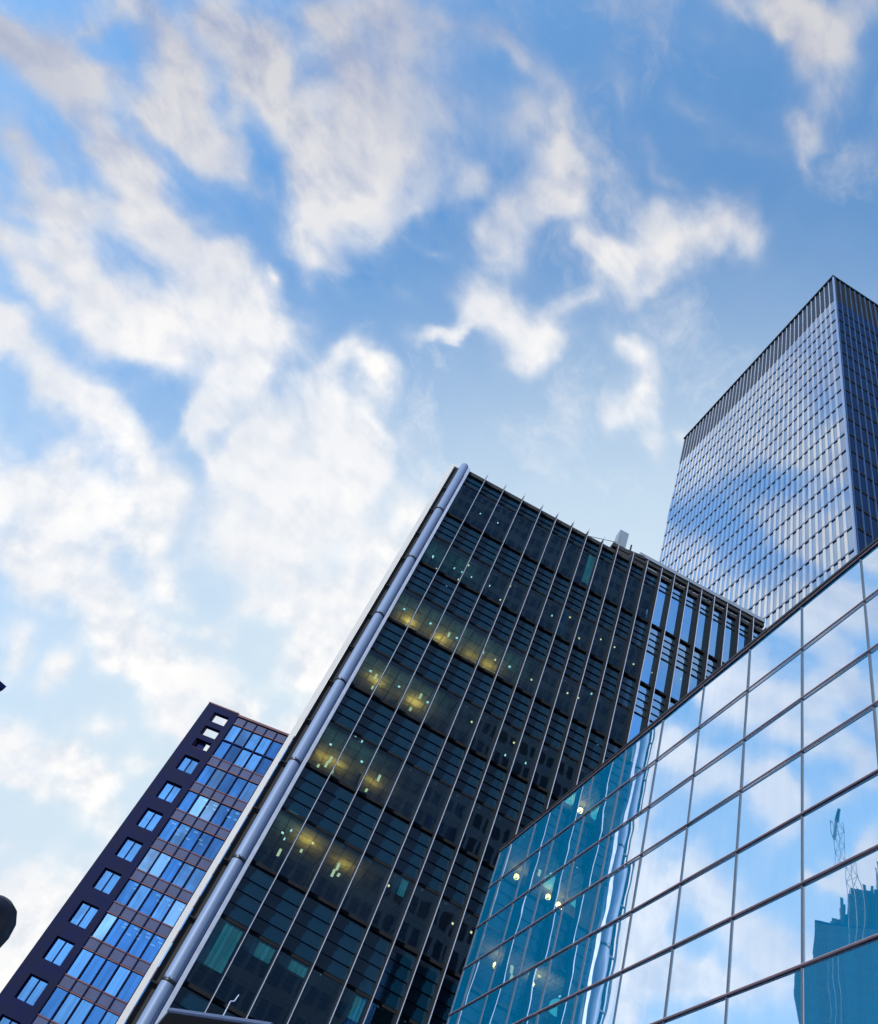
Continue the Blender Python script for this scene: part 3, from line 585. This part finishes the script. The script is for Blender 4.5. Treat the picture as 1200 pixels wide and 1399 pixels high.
# ================================================================== roof gear on the central block
RZ = CT
t = empty('roof_rail_screen', (.49 * K, DC + 1.2, RZ))
tag(t, 'long pale blue metal rail raised above the right half of the dark block roof', 'roof screen')
m = MB(); m.box(-.128 * K, .155 * K, -.98, -.72, 1.08, 1.36); m.build('rail', M['steelblue'], t)
m = MB(); m.box(-.128 * K, .155 * K, -.90, -.65, .78, 1.04); m.build('lower_rail', M['dark'], t)
for i in range(8):
    m = MB(); x = -.12 * K + i * .038 * K; m.box(x - .04, x + .04, -.84, -.76, 0, .80); m.build('post', M['darkmetal'], t)
t = empty('window_cleaning_machine', (.322 * K, DC + .6, RZ))
tag(t, 'window cleaning machine with pale blue box on the roof edge of the dark block', 'roof machine')
m = MB(); m.box(-.38, .20, -.5, .1, .75, 2.25); m.build('cabin', M['steelblue'], t)
m = MB(); m.box(-.62, .5, -.55, .5, .42, .74); m.box(-.3, .9, -.5, .6, .02, .40); m.bar((.4, -.2, .75), (1.5, -.2, .95), .30, 8); m.bar((.2, -.3, .5), (1.7, -.3, .5), .22, 8); m.build('chassis', M['dark'], t)
m = MB(); m.bar((.62, -.2, .55), (.62, -.2, 1.75), .06); m.build('mast', M['darkmetal'], t)
m = MB(); m.bar((-.3, -.3, 1.2), (-2.2, -.3, .35), .018); m.build('cable', M['darkmetal'], t)
m = MB(); m.box(.5, .95, -.5, -.1, -.05, .12); m.box(1.1, 1.5, -.5, -.1, -.12, .05); m.build('bracket', M['white'], t)
for (x, h, lab) in ((.487, 1.9, 'taller'), (.525, 1.2, 'shorter'), (.548, .9, 'stubby')):
    t = empty('roof_antenna', (x * K, DC + .5, RZ))
    tag(t, {'taller': 'tall thin roof antenna with cross arm, left of the three antennas', 'shorter': 'middle roof antenna with a short arm, above the bright bays', 'stubby': 'stubby rightmost roof antenna nearest the mirror glass wall'}[lab], 'antenna', 'antennas on the dark block roof')
    m = MB(); m.bar((0, 0, -.02), (0, 0, h), .03); m.build('mast', M['darkmetal'], t)
    m = MB(); m.bar((-.25, 0, h * .62), (.45, 0, h * .62), .02); m.bar((.4, 0, h * .5), (.4, 0, h * .8), .02); m.build('arm', M['darkmetal'], t)

# ================================================================== TALL TOWER on the right
DT = 46.0
TA = R(95.1529); td = Vector((math.cos(TA), math.sin(TA), 0)); tn = Vector((math.sin(TA), -math.cos(TA), 0))
S0, S1 = .967 * DT, 1.962 * DT
TT = 3.680 * DT + EYE; TC = 3.44 * DT + EYE
torg = tn * DT + td * S0
troot = empty('glass_skyscraper', tuple(torg), TA - math.pi)        # local x towards viewer, corner at x=0
tag(troot, 'tall skyscraper with gridded pale facade and dark side, at upper right', 'building')
tm = Matrix.Translation(torg) @ Matrix.Rotation(TA - math.pi, 4, 'Z')
L_ = S1 - S0; NC = 40; cw = L_ / NC; rh = .0955 * DT
rows = []
z = TC
while z > 1.2 * DT: rows.append((z - rh, z)); z -= rh
wins = []
for r, (z0, z1) in enumerate(rows):
    for c in range(NC):
        xc = -(c + .5) * cw
        tx, tz = rnd.gauss(0, .004), rnd.gauss(0, .003)
        m = MB(); w = cw * .5 - .17; a, b = xc - w, xc + w; h = (z1 - z0) / 2 - .22
        zc = (z0 + z1) / 2
        m.v += [(a, .07 - tx * w - tz * h, zc - h), (b, .07 + tx * w - tz * h, zc - h), (b, .07 + tx * w + tz * h, zc + h), (a, .07 - tx * w + tz * h, zc + h)]
        m.f += [(0, 1, 2, 3)]
        wins.append((score(tm, (xc, 0, zc), 1), m))
parts(wins, 'window', G['tower'], troot)
# back panel and slabs
m = MB(); m.box(-L_, 0, .12, 34, 0, TT - .2); m.build('wall', M['dark'], troot)
for c in range(NC + 1):
    x = -c * cw
    if c == 0: continue
    m = MB(); m.box(x - .24, x + .20, -.03, .118, 0, TC); m.build('pier', G['pier'], troot)
for i, (z0, z1) in enumerate(rows):
    m = MB(); m.box(-L_, -.2, -.055, .115, z0 - .13, z0 + .13); m.build('spandrel', M['tspan'], troot)
m = MB()
for c in range(NC * 1 + 1): m.box(-c * cw - .07, -c * cw + .07, -.04, .06, TC, TT - .3)
m.build('crown_fins', M['pier'], troot)
m = MB(); m.box(-L_, -.1, .065, .118, TC + .3, TT - .4)
m.build('crown_screen', M['crown'], troot)
m = MB(); m.box(-L_ - .1, .35, -.24, 34.2, TT - .19, TT + .25); m.build('roof', M['darkmetal'], troot)
m = MB(); m.box(-.02, .26, -.10, .11, 0, TT - .2); m.build('corner_post', M['cornerpost'], troot)
# right hand face (local x = +), its shade put into darker materials
RW = 24
sw = []
for r, (z0, z1) in enumerate(rows[:]):
    for c in range(RW):
        y0 = .34 + c * cw + .14; y1 = y0 + cw - .28; tx = rnd.gauss(0, .01)
        m = MB(); zc0, zc1 = z0 + .2, z1 - .2
        m.quad((.12 - tx, y0, zc0), (.12 + tx, y1, zc0), (.12 + tx, y1, zc1), (.12 - tx, y0, zc1))
        sw.append((score(tm, (0, y0, z0), 1), m))
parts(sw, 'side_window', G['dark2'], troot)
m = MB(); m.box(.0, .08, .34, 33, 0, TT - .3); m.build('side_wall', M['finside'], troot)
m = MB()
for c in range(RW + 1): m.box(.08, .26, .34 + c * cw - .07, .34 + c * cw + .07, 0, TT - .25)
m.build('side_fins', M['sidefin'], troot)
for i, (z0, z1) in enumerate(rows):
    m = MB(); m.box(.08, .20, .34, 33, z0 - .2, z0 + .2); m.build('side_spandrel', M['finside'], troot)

# ================================================================== LEFT TOWER with small windows
DL = 66.0
LA = R(-13.7441); ld = Vector((math.cos(LA), math.sin(LA), 0)); ln = Vector((-math.sin(LA), math.cos(LA), 0))
X0, X1 = -.431 * DL, -.2 * DL
lorg = ln * DL + ld * X0
lroot = empty('left_office_tower', tuple(lorg), LA)
tag(lroot, 'narrow navy office tower with square openings at its top, at lower left', 'building')
lm = Matrix.Translation(lorg) @ Matrix.Rotation(LA, 4, 'Z')
def lx(x): return (x + .431) * DL
def lz(z): return z * DL + EYE
LTOP = lz(.6165)
pitch = .0424
sm = [(.531, .508)]
z = .4885
while z > -.02: sm.append((z, z - .0255)); z -= pitch
zs = [(.606, .5905), (.582, .567), (.5595, .546)]
# stone frame of the left strip built round its openings
m = MB(); a, b, c_, d_ = lx(-.431), lx(-.4155), lx(-.3925), lx(-.3835)
m.box(a, b, 0, .5, 0, LTOP); m.box(c_, d_, 0, .5, 0, LTOP)
ops = zs + sm
prev = LTOP
for (t1, t0) in ops:
    if lz(t0) < .3: break
    m.box(b, c_, 0, .5, lz(t1), prev); prev = lz(t0)
m.box(b, c_, 0, .5, 0, prev)
m.build('stone_frame', M['navy'], lroot)
m = MB(); m.box(b, c_, .5, .7, 0, lz(.545)); m.build('back_panel', M['core'], lroot)
m = MB(); m.box(b - .0, c_ + .0, .15, .45, lz(.5885), lz(.5905) - .01)
for (t1, t0) in zs: m.box(b + .01, b + .12, .2, .48, lz(t0), lz(t1)); m.box(b + .13, c_ - .01, .2, .48, lz(t0), lz(t0) + .12)
m.build('opening_trim', M['rust'], lroot)
m = MB()
for (t1, t0) in zs[2:]: m.box(b + .02, c_ - .6, .46, .6, lz(t0), lz(t1))
m.build('opening_panel', M['navy'], lroot)
sw = []
for (t1, t0) in sm:
    if lz(t0) < .3: break
    m = MB(); w0, w1 = b, c_
    m.quad((w0, .28, lz(t0)), (w1, .285, lz(t0)), (w1, .285, lz(t1)), (w0, .28, lz(t1)))
    o = m.build('small_window', G['left'], lroot)
    f = MB(); xm = (w0 + w1) / 2
    f.box(w0, w0 + .07, .2, .27, lz(t0), lz(t1)); f.box(w1 - .07, w1, .2, .27, lz(t0), lz(t1)); f.box(xm - .04, xm + .04, .2, .27, lz(t0), lz(t1))
    f.box(w0 + .07, w1 - .07, .21, .27, lz(t0), lz(t0) + .07); f.box(w0 + .07, w1 - .07, .21, .27, lz(t1) - .07, lz(t1))
    f.build('frame', M['navy'], o)
# large glazing: spandrel rows and windows
gx = [-.3835 + .0158 * i for i in range(12)]
bandz = [.6125] + [.5435 - pitch * i for i in range(13)]
sph = .0118
nlamp = 0
for k in range(len(bandz)):
    zt = bandz[k]; zb = zt - sph
    if lz(zb) < .3: break
    zn = bandz[k + 1] if k + 1 < len(bandz) else 0
    for i in range(len(gx) - 1):
        xa, xb = lx(gx[i]) + .05, lx(gx[i + 1]) - .05
        m = MB(); m.box(xa, xb, .10, .14, lz(zb) + .05, lz(zt) - .05); m.build('spandrel_panel', M['spandrel'], lroot)
    z1, z0 = lz(zb) - .07, max(.2, lz(zn) + .07)
    for i in range(len(gx) - 1):
        xa, xb = lx(gx[i]), lx(gx[i + 1]); tx = rnd.gauss(0, .01)
        if k == 0:
            for (p, q) in ((z0, (z0 + z1) / 2), ((z0 + z1) / 2, z1)):
                m = MB(); m.quad((xa, .18 - tx, p), (xb, .18 + tx, p), (xb, .18 + tx, q), (xa, .18 - tx, q)); m.build('window', rnd.choice((G['left'], G['left3'], G['left'])), lroot)
        else:
            m = MB(); m.quad((xa, .18 - tx, z0), (xb, .18 + tx, z0), (xb, .18 + tx, z1), (xa, .18 - tx, z1)); m.build('window', rnd.choice((G['left'], G['left2'], G['left3'], G['left3'])), lroot)
    m = MB(); m.box(lx(gx[0]), lx(gx[-1]), .05, .20, z1, z1 + .09); m.box(lx(gx[0]), lx(gx[-1]), .05, .20, z0 - .09, z0)
    m.build('rust_sill', M['rust'], lroot)
    # ceiling and desk lamps inside each storey
    m = MB(); m.box(lx(gx[0]), lx(gx[-1]), .35, 7, z1 + .05, z1 + .12); m.build('ceiling', M['ceiling'], lroot)
for x in gx:
    m = MB(); m.box(lx(x) - .045, lx(x) + .045, .02, .17, .2, LTOP - .3); m.build('mullion', M['navy'], lroot)
m = MB(); m.box(lx(gx[0]), lx(gx[-1]), .04, .21, lz((.6007 + .5435) / 2) - .05, lz((.6007 + .5435) / 2) + .05); m.build('transom', M['navy'], lroot)
m = MB(); m.box(lx(-.3835), lx(-.2), .0, 7, LTOP - .2, LTOP); m.build('roof', M['rust'], lroot)
m = MB(); m.box(lx(-.431) - .02, lx(-.3835) - .01, -.03, .55, LTOP + .004, LTOP + .12); m.build('coping', M['rust'], lroot)
m = MB(); m.box(lx(gx[0]), lx(gx[-1]), 7, 7.2, 0, LTOP - .25); m.build('core_wall', M['leftcore'], lroot)
m = MB(); m.box(lx(gx[0]) - .3, lx(gx[0]) + .0, .5, 7, 0, LTOP - .25); m.build('side_wall', M['navy'], lroot)
def llamp(k, cells, d0=1.2, n=2, mt=None):
    z1 = lz(bandz[k] - sph) - .05
    for ci in cells:
        for j in range(n):
            xx = lx(gx[0] + .0158 * (ci + .5)) + rnd.uniform(-.25, .25); y = d0 + j * .9 + rnd.uniform(-.2, .2)
            m = MB(); m.box(xx - .17, xx + .17, y, y + .10, z1 - .05, z1 - .01); m.build('ceiling_light', mt or LO, lroot)
llamp(2, [1, 2, 3, 4], .8, 2, LC); llamp(3, [0, 1, 2], .8, 3); llamp(4, [1, 2, 3], .8, 1)
llamp(5, [0, 2, 3, 4], .8, 2); llamp(6, [1, 2, 3, 4, 5], .6, 3)

# ================================================================== neighbours seen only as a tip, or only in reflections, plus one added slab
def block(name, label, cx, cy, wx, wy, h, rz, mt, gl, cols, rws, group=None):
    o = empty(name, (cx, cy, 0), rz); tag(o, label, 'building', group)
    m = MB(); m.box(-wx / 2, wx / 2, -wy / 2, wy / 2, 0, h); m.build('wall', mt, o)
    m = MB(); m.box(-wx / 2 - .2, wx / 2 + .2, -wy / 2 - .2, wy / 2 + .2, h + .01, h + .6); m.build('roof', M['navy'], o)
    m = MB()
    for s_, (w, e) in enumerate(((wx, wy), (wx, wy), (wy, wx), (wy, wx))):
        n = cols if s_ < 2 else max(2, int(cols * w / wx))
        for r in range(rws):
            for c in range(n):
                a = -w / 2 + w * (c + .15) / n; b = -w / 2 + w * (c + .85) / n
                z0 = h * (r + .25) / rws; z1 = h * (r + .8) / rws; y = e / 2 + .02
                if s_ == 0: m.quad((a, -y, z0), (b, -y, z0), (b, -y, z1), (a, -y, z1))
                elif s_ == 1: m.quad((b, y, z0), (a, y, z0), (a, y, z1), (b, y, z1))
                elif s_ == 2: m.quad((-y, b, z0), (-y, a, z0), (-y, a, z1), (-y, b, z1))
                else: m.quad((y, a, z0), (y, b, z0), (y, b, z1), (y, a, z1))
    w_ = m.build('windows', gl, o); w_['kind'] = 'stuff'
    return o
# tower behind the viewer, mirrored as darkness in the central block
block('dark_tower_behind', 'very tall dark tower standing behind the viewpoint, seen only mirrored', 19.1, -62, 52.4, 20, 185, R(0), M['darkstone'], G['back'], 30, 46)
block('added_dark_slab', 'added dark slab behind the viewpoint, left of the taller one, keeps pale sky out of reflections', -30.5, -62, 43, 20, 120, R(0), M['darkstone'], G['back'], 24, 32)  # added to block pale sky from the block's mirrored panes
# corner of a far building at the left edge
v = Vector((-.33026, .85712, 0)); d = 110 / v.length
px_, py_ = v.x * d, v.y * d; h = .3953 * d + EYE
rzf = R(28); bx, by = 22, 14
ax = Vector((math.cos(rzf), math.sin(rzf), 0)); ay = Vector((-math.sin(rzf), math.cos(rzf), 0))
cc = Vector((px_, py_, 0)) - ax * (bx / 2 + .2) + ay * (by / 2 + .2)
block('far_blue_building', 'roof corner of a far blue building poking in at the left edge', cc.x, cc.y, bx, by, h - .6, rzf, M['farblue'], G['left'], 10, 12)
# unfinished tower far up the street to the left, mirrored in the rightmost panes
er = R(132.4); rad = Vector((math.cos(er), math.sin(er), 0)); tan_ = Vector((-math.sin(er), math.cos(er), 0))
edge = Vector((7.4, 10.2, 0)) + rad * 260
cc = edge + tan_ * 30 + rad * 12
b1 = block('unfinished_tower', 'dark rough topped tower, seen only mirrored in the rightmost panes', cc.x, cc.y, 60, 22, 163, er - math.pi / 2 + math.pi, M['concrete'], G['back'], 26, 44)
m = MB()
r2 = random.Random(3)
def topz(u): return 164 + 1.2 * math.sin(u * .5) + 20 / (1 + math.exp(-(u + 19) / 2.5)) + .25 * (u + 10) + 7
u = -29.5
while u < 29:
    du = r2.uniform(.4, 1.5); h_ = topz(u) + r2.uniform(-3, 3) + 2 * math.sin(u * 2.3)
    m.box(u, u + du, -9.5, -2 + r2.uniform(-3, 4), 163.7, h_)
    if r2.random() < .6: m.bar((u, -9, h_ - .1), (u, -9, h_ + r2.uniform(2, 5)), .18, 5)
    u += du + .05
m.build('unfinished_top', M['dark'], b1)

# ================================================================== small street things
# street lamp globe at the left edge
v = Vector((-.2110, .9521, .2215)); d = 9.0; c = v * d; 
t = empty('street_lamp', (c.x, c.y, 0)); tag(t, 'dark round street lamp head poking in at the left edge', 'street lamp')
zc = c.z + EYE
prof = [(.03, -.40), (.09, -.36), (.16, -.26), (.215, -.10), (.23, .03), (.21, .14), (.15, .225), (.07, .265), (.01, .275)]
m = MB(); m.lathe(0, 0, [(r, zc + z) for r, z in prof], 32); m.build('lamp_globe', M['lampglass'], t, smooth=True)
m = MB(); m.lathe(0, 0, [(.09, 0), (.09, .5), (.055, .55), (.04, zc - .42), (.06, zc - .39)], 16); m.build('pole', M['darkmetal'], t, smooth=True)
# canopy corner at the bottom
hc = 5.5 * .8
def cp(x, y): return (x * .8, y * .8)
P1 = Vector(cp(-.33, 21.9)); P2 = Vector(cp(1.63, 19.4)); P3 = Vector(cp(-.447, 23.5))
dd = (P2 - P1).normalized(); ee = (P3 - P1).normalized()
pts = [P1, P1 + dd * 2.62, P1 + dd * 2.62 + ee * 3.5, P1 + ee * 3.5]
t = empty('entrance_canopy', (P1.x + .8, P1.y + 1.0, 0)); tag(t, 'corner of a dark entrance canopy with blue metal edge at the bottom', 'canopy')
o_ = Vector((P1.x + .8, P1.y + 1.0)); pp = [(q.x - o_.x, q.y - o_.y) for q in pts]
zz = hc + EYE
m = MB(); m.prism(pp, zz - .09, zz - .01); m.build('canopy_roof', M['dark'], t)
m = MB(); m.bar((pp[0][0], pp[0][1], zz - .04), (pp[1][0], pp[1][1], zz - .04), .045, 8); m.build('edge_beam', M['canopyedge'], t)
m = MB(); m.bar((pp[0][0], pp[0][1], zz - .04), (pp[3][0], pp[3][1], zz - .04), .02, 8); m.build('side_rod', M['fin'], t)
for q in (pp[1], pp[2], pp[3]):
    m = MB(); m.bar((q[0] * .9, q[1] * .9, 0), (q[0] * .9, q[1] * .9, zz - .1), .06, 10); m.build('post', M['darkmetal'], t)
y = 17.4
t = empty('hooked_rod', (.037 * y, y, 0)); tag(t, 'thin pale rod with hooked tip in front of the dark block', 'rod')
zt = .283 * y + EYE
m = MB(); m.bar((0, 0, 0), (0, 0, zt - .25), .025, 8, .02); m.bar((0, 0, zt - .25), (.0, 0, zt), .012, 6); m.build('rod', M['fin'], t)
m = MB(); m.bar((0, 0, zt), (.06, 0, zt + .03), .014, 6); m.bar((.06, 0, zt + .03), (.085, 0, zt + .16), .012, 6); m.build('hook', M['fin'], t)
# crane above the mirrored building
cr = Vector((7.4, 10.6, 0)) + Vector((math.cos(R(135.2)), math.sin(R(135.2)), 0)) * 240
t = empty('tower_crane', tuple(cr)); tag(t, 'lattice crane mast beside the rough topped building, seen only mirrored', 'crane')
m = MB(); H = 186; w = 1.1
for sx in (-w, w):
    for sy in (-w, w): m.bar((sx, sy, 0), (sx, sy, H), .09, 5)
n = 70
for i in range(n):
    z0, z1 = H * i / n, H * (i + 1) / n; s_ = 1 if i % 2 else -1
    for a in (-w, w): m.bar((-w * s_, a, z0), (w * s_, a, z1), .06, 4); m.bar((a, -w * s_, z0), (a, w * s_, z1), .06, 4)
m.build('mast', M['darkmetal'], t)
m = MB(); m.bar((0, 0, H), (-14, 16, H + 9), .5, 5, .3); m.bar((0, 0, H), (3, -4, H + 1), .7, 5); m.build('jib', M['darkmetal'], t)
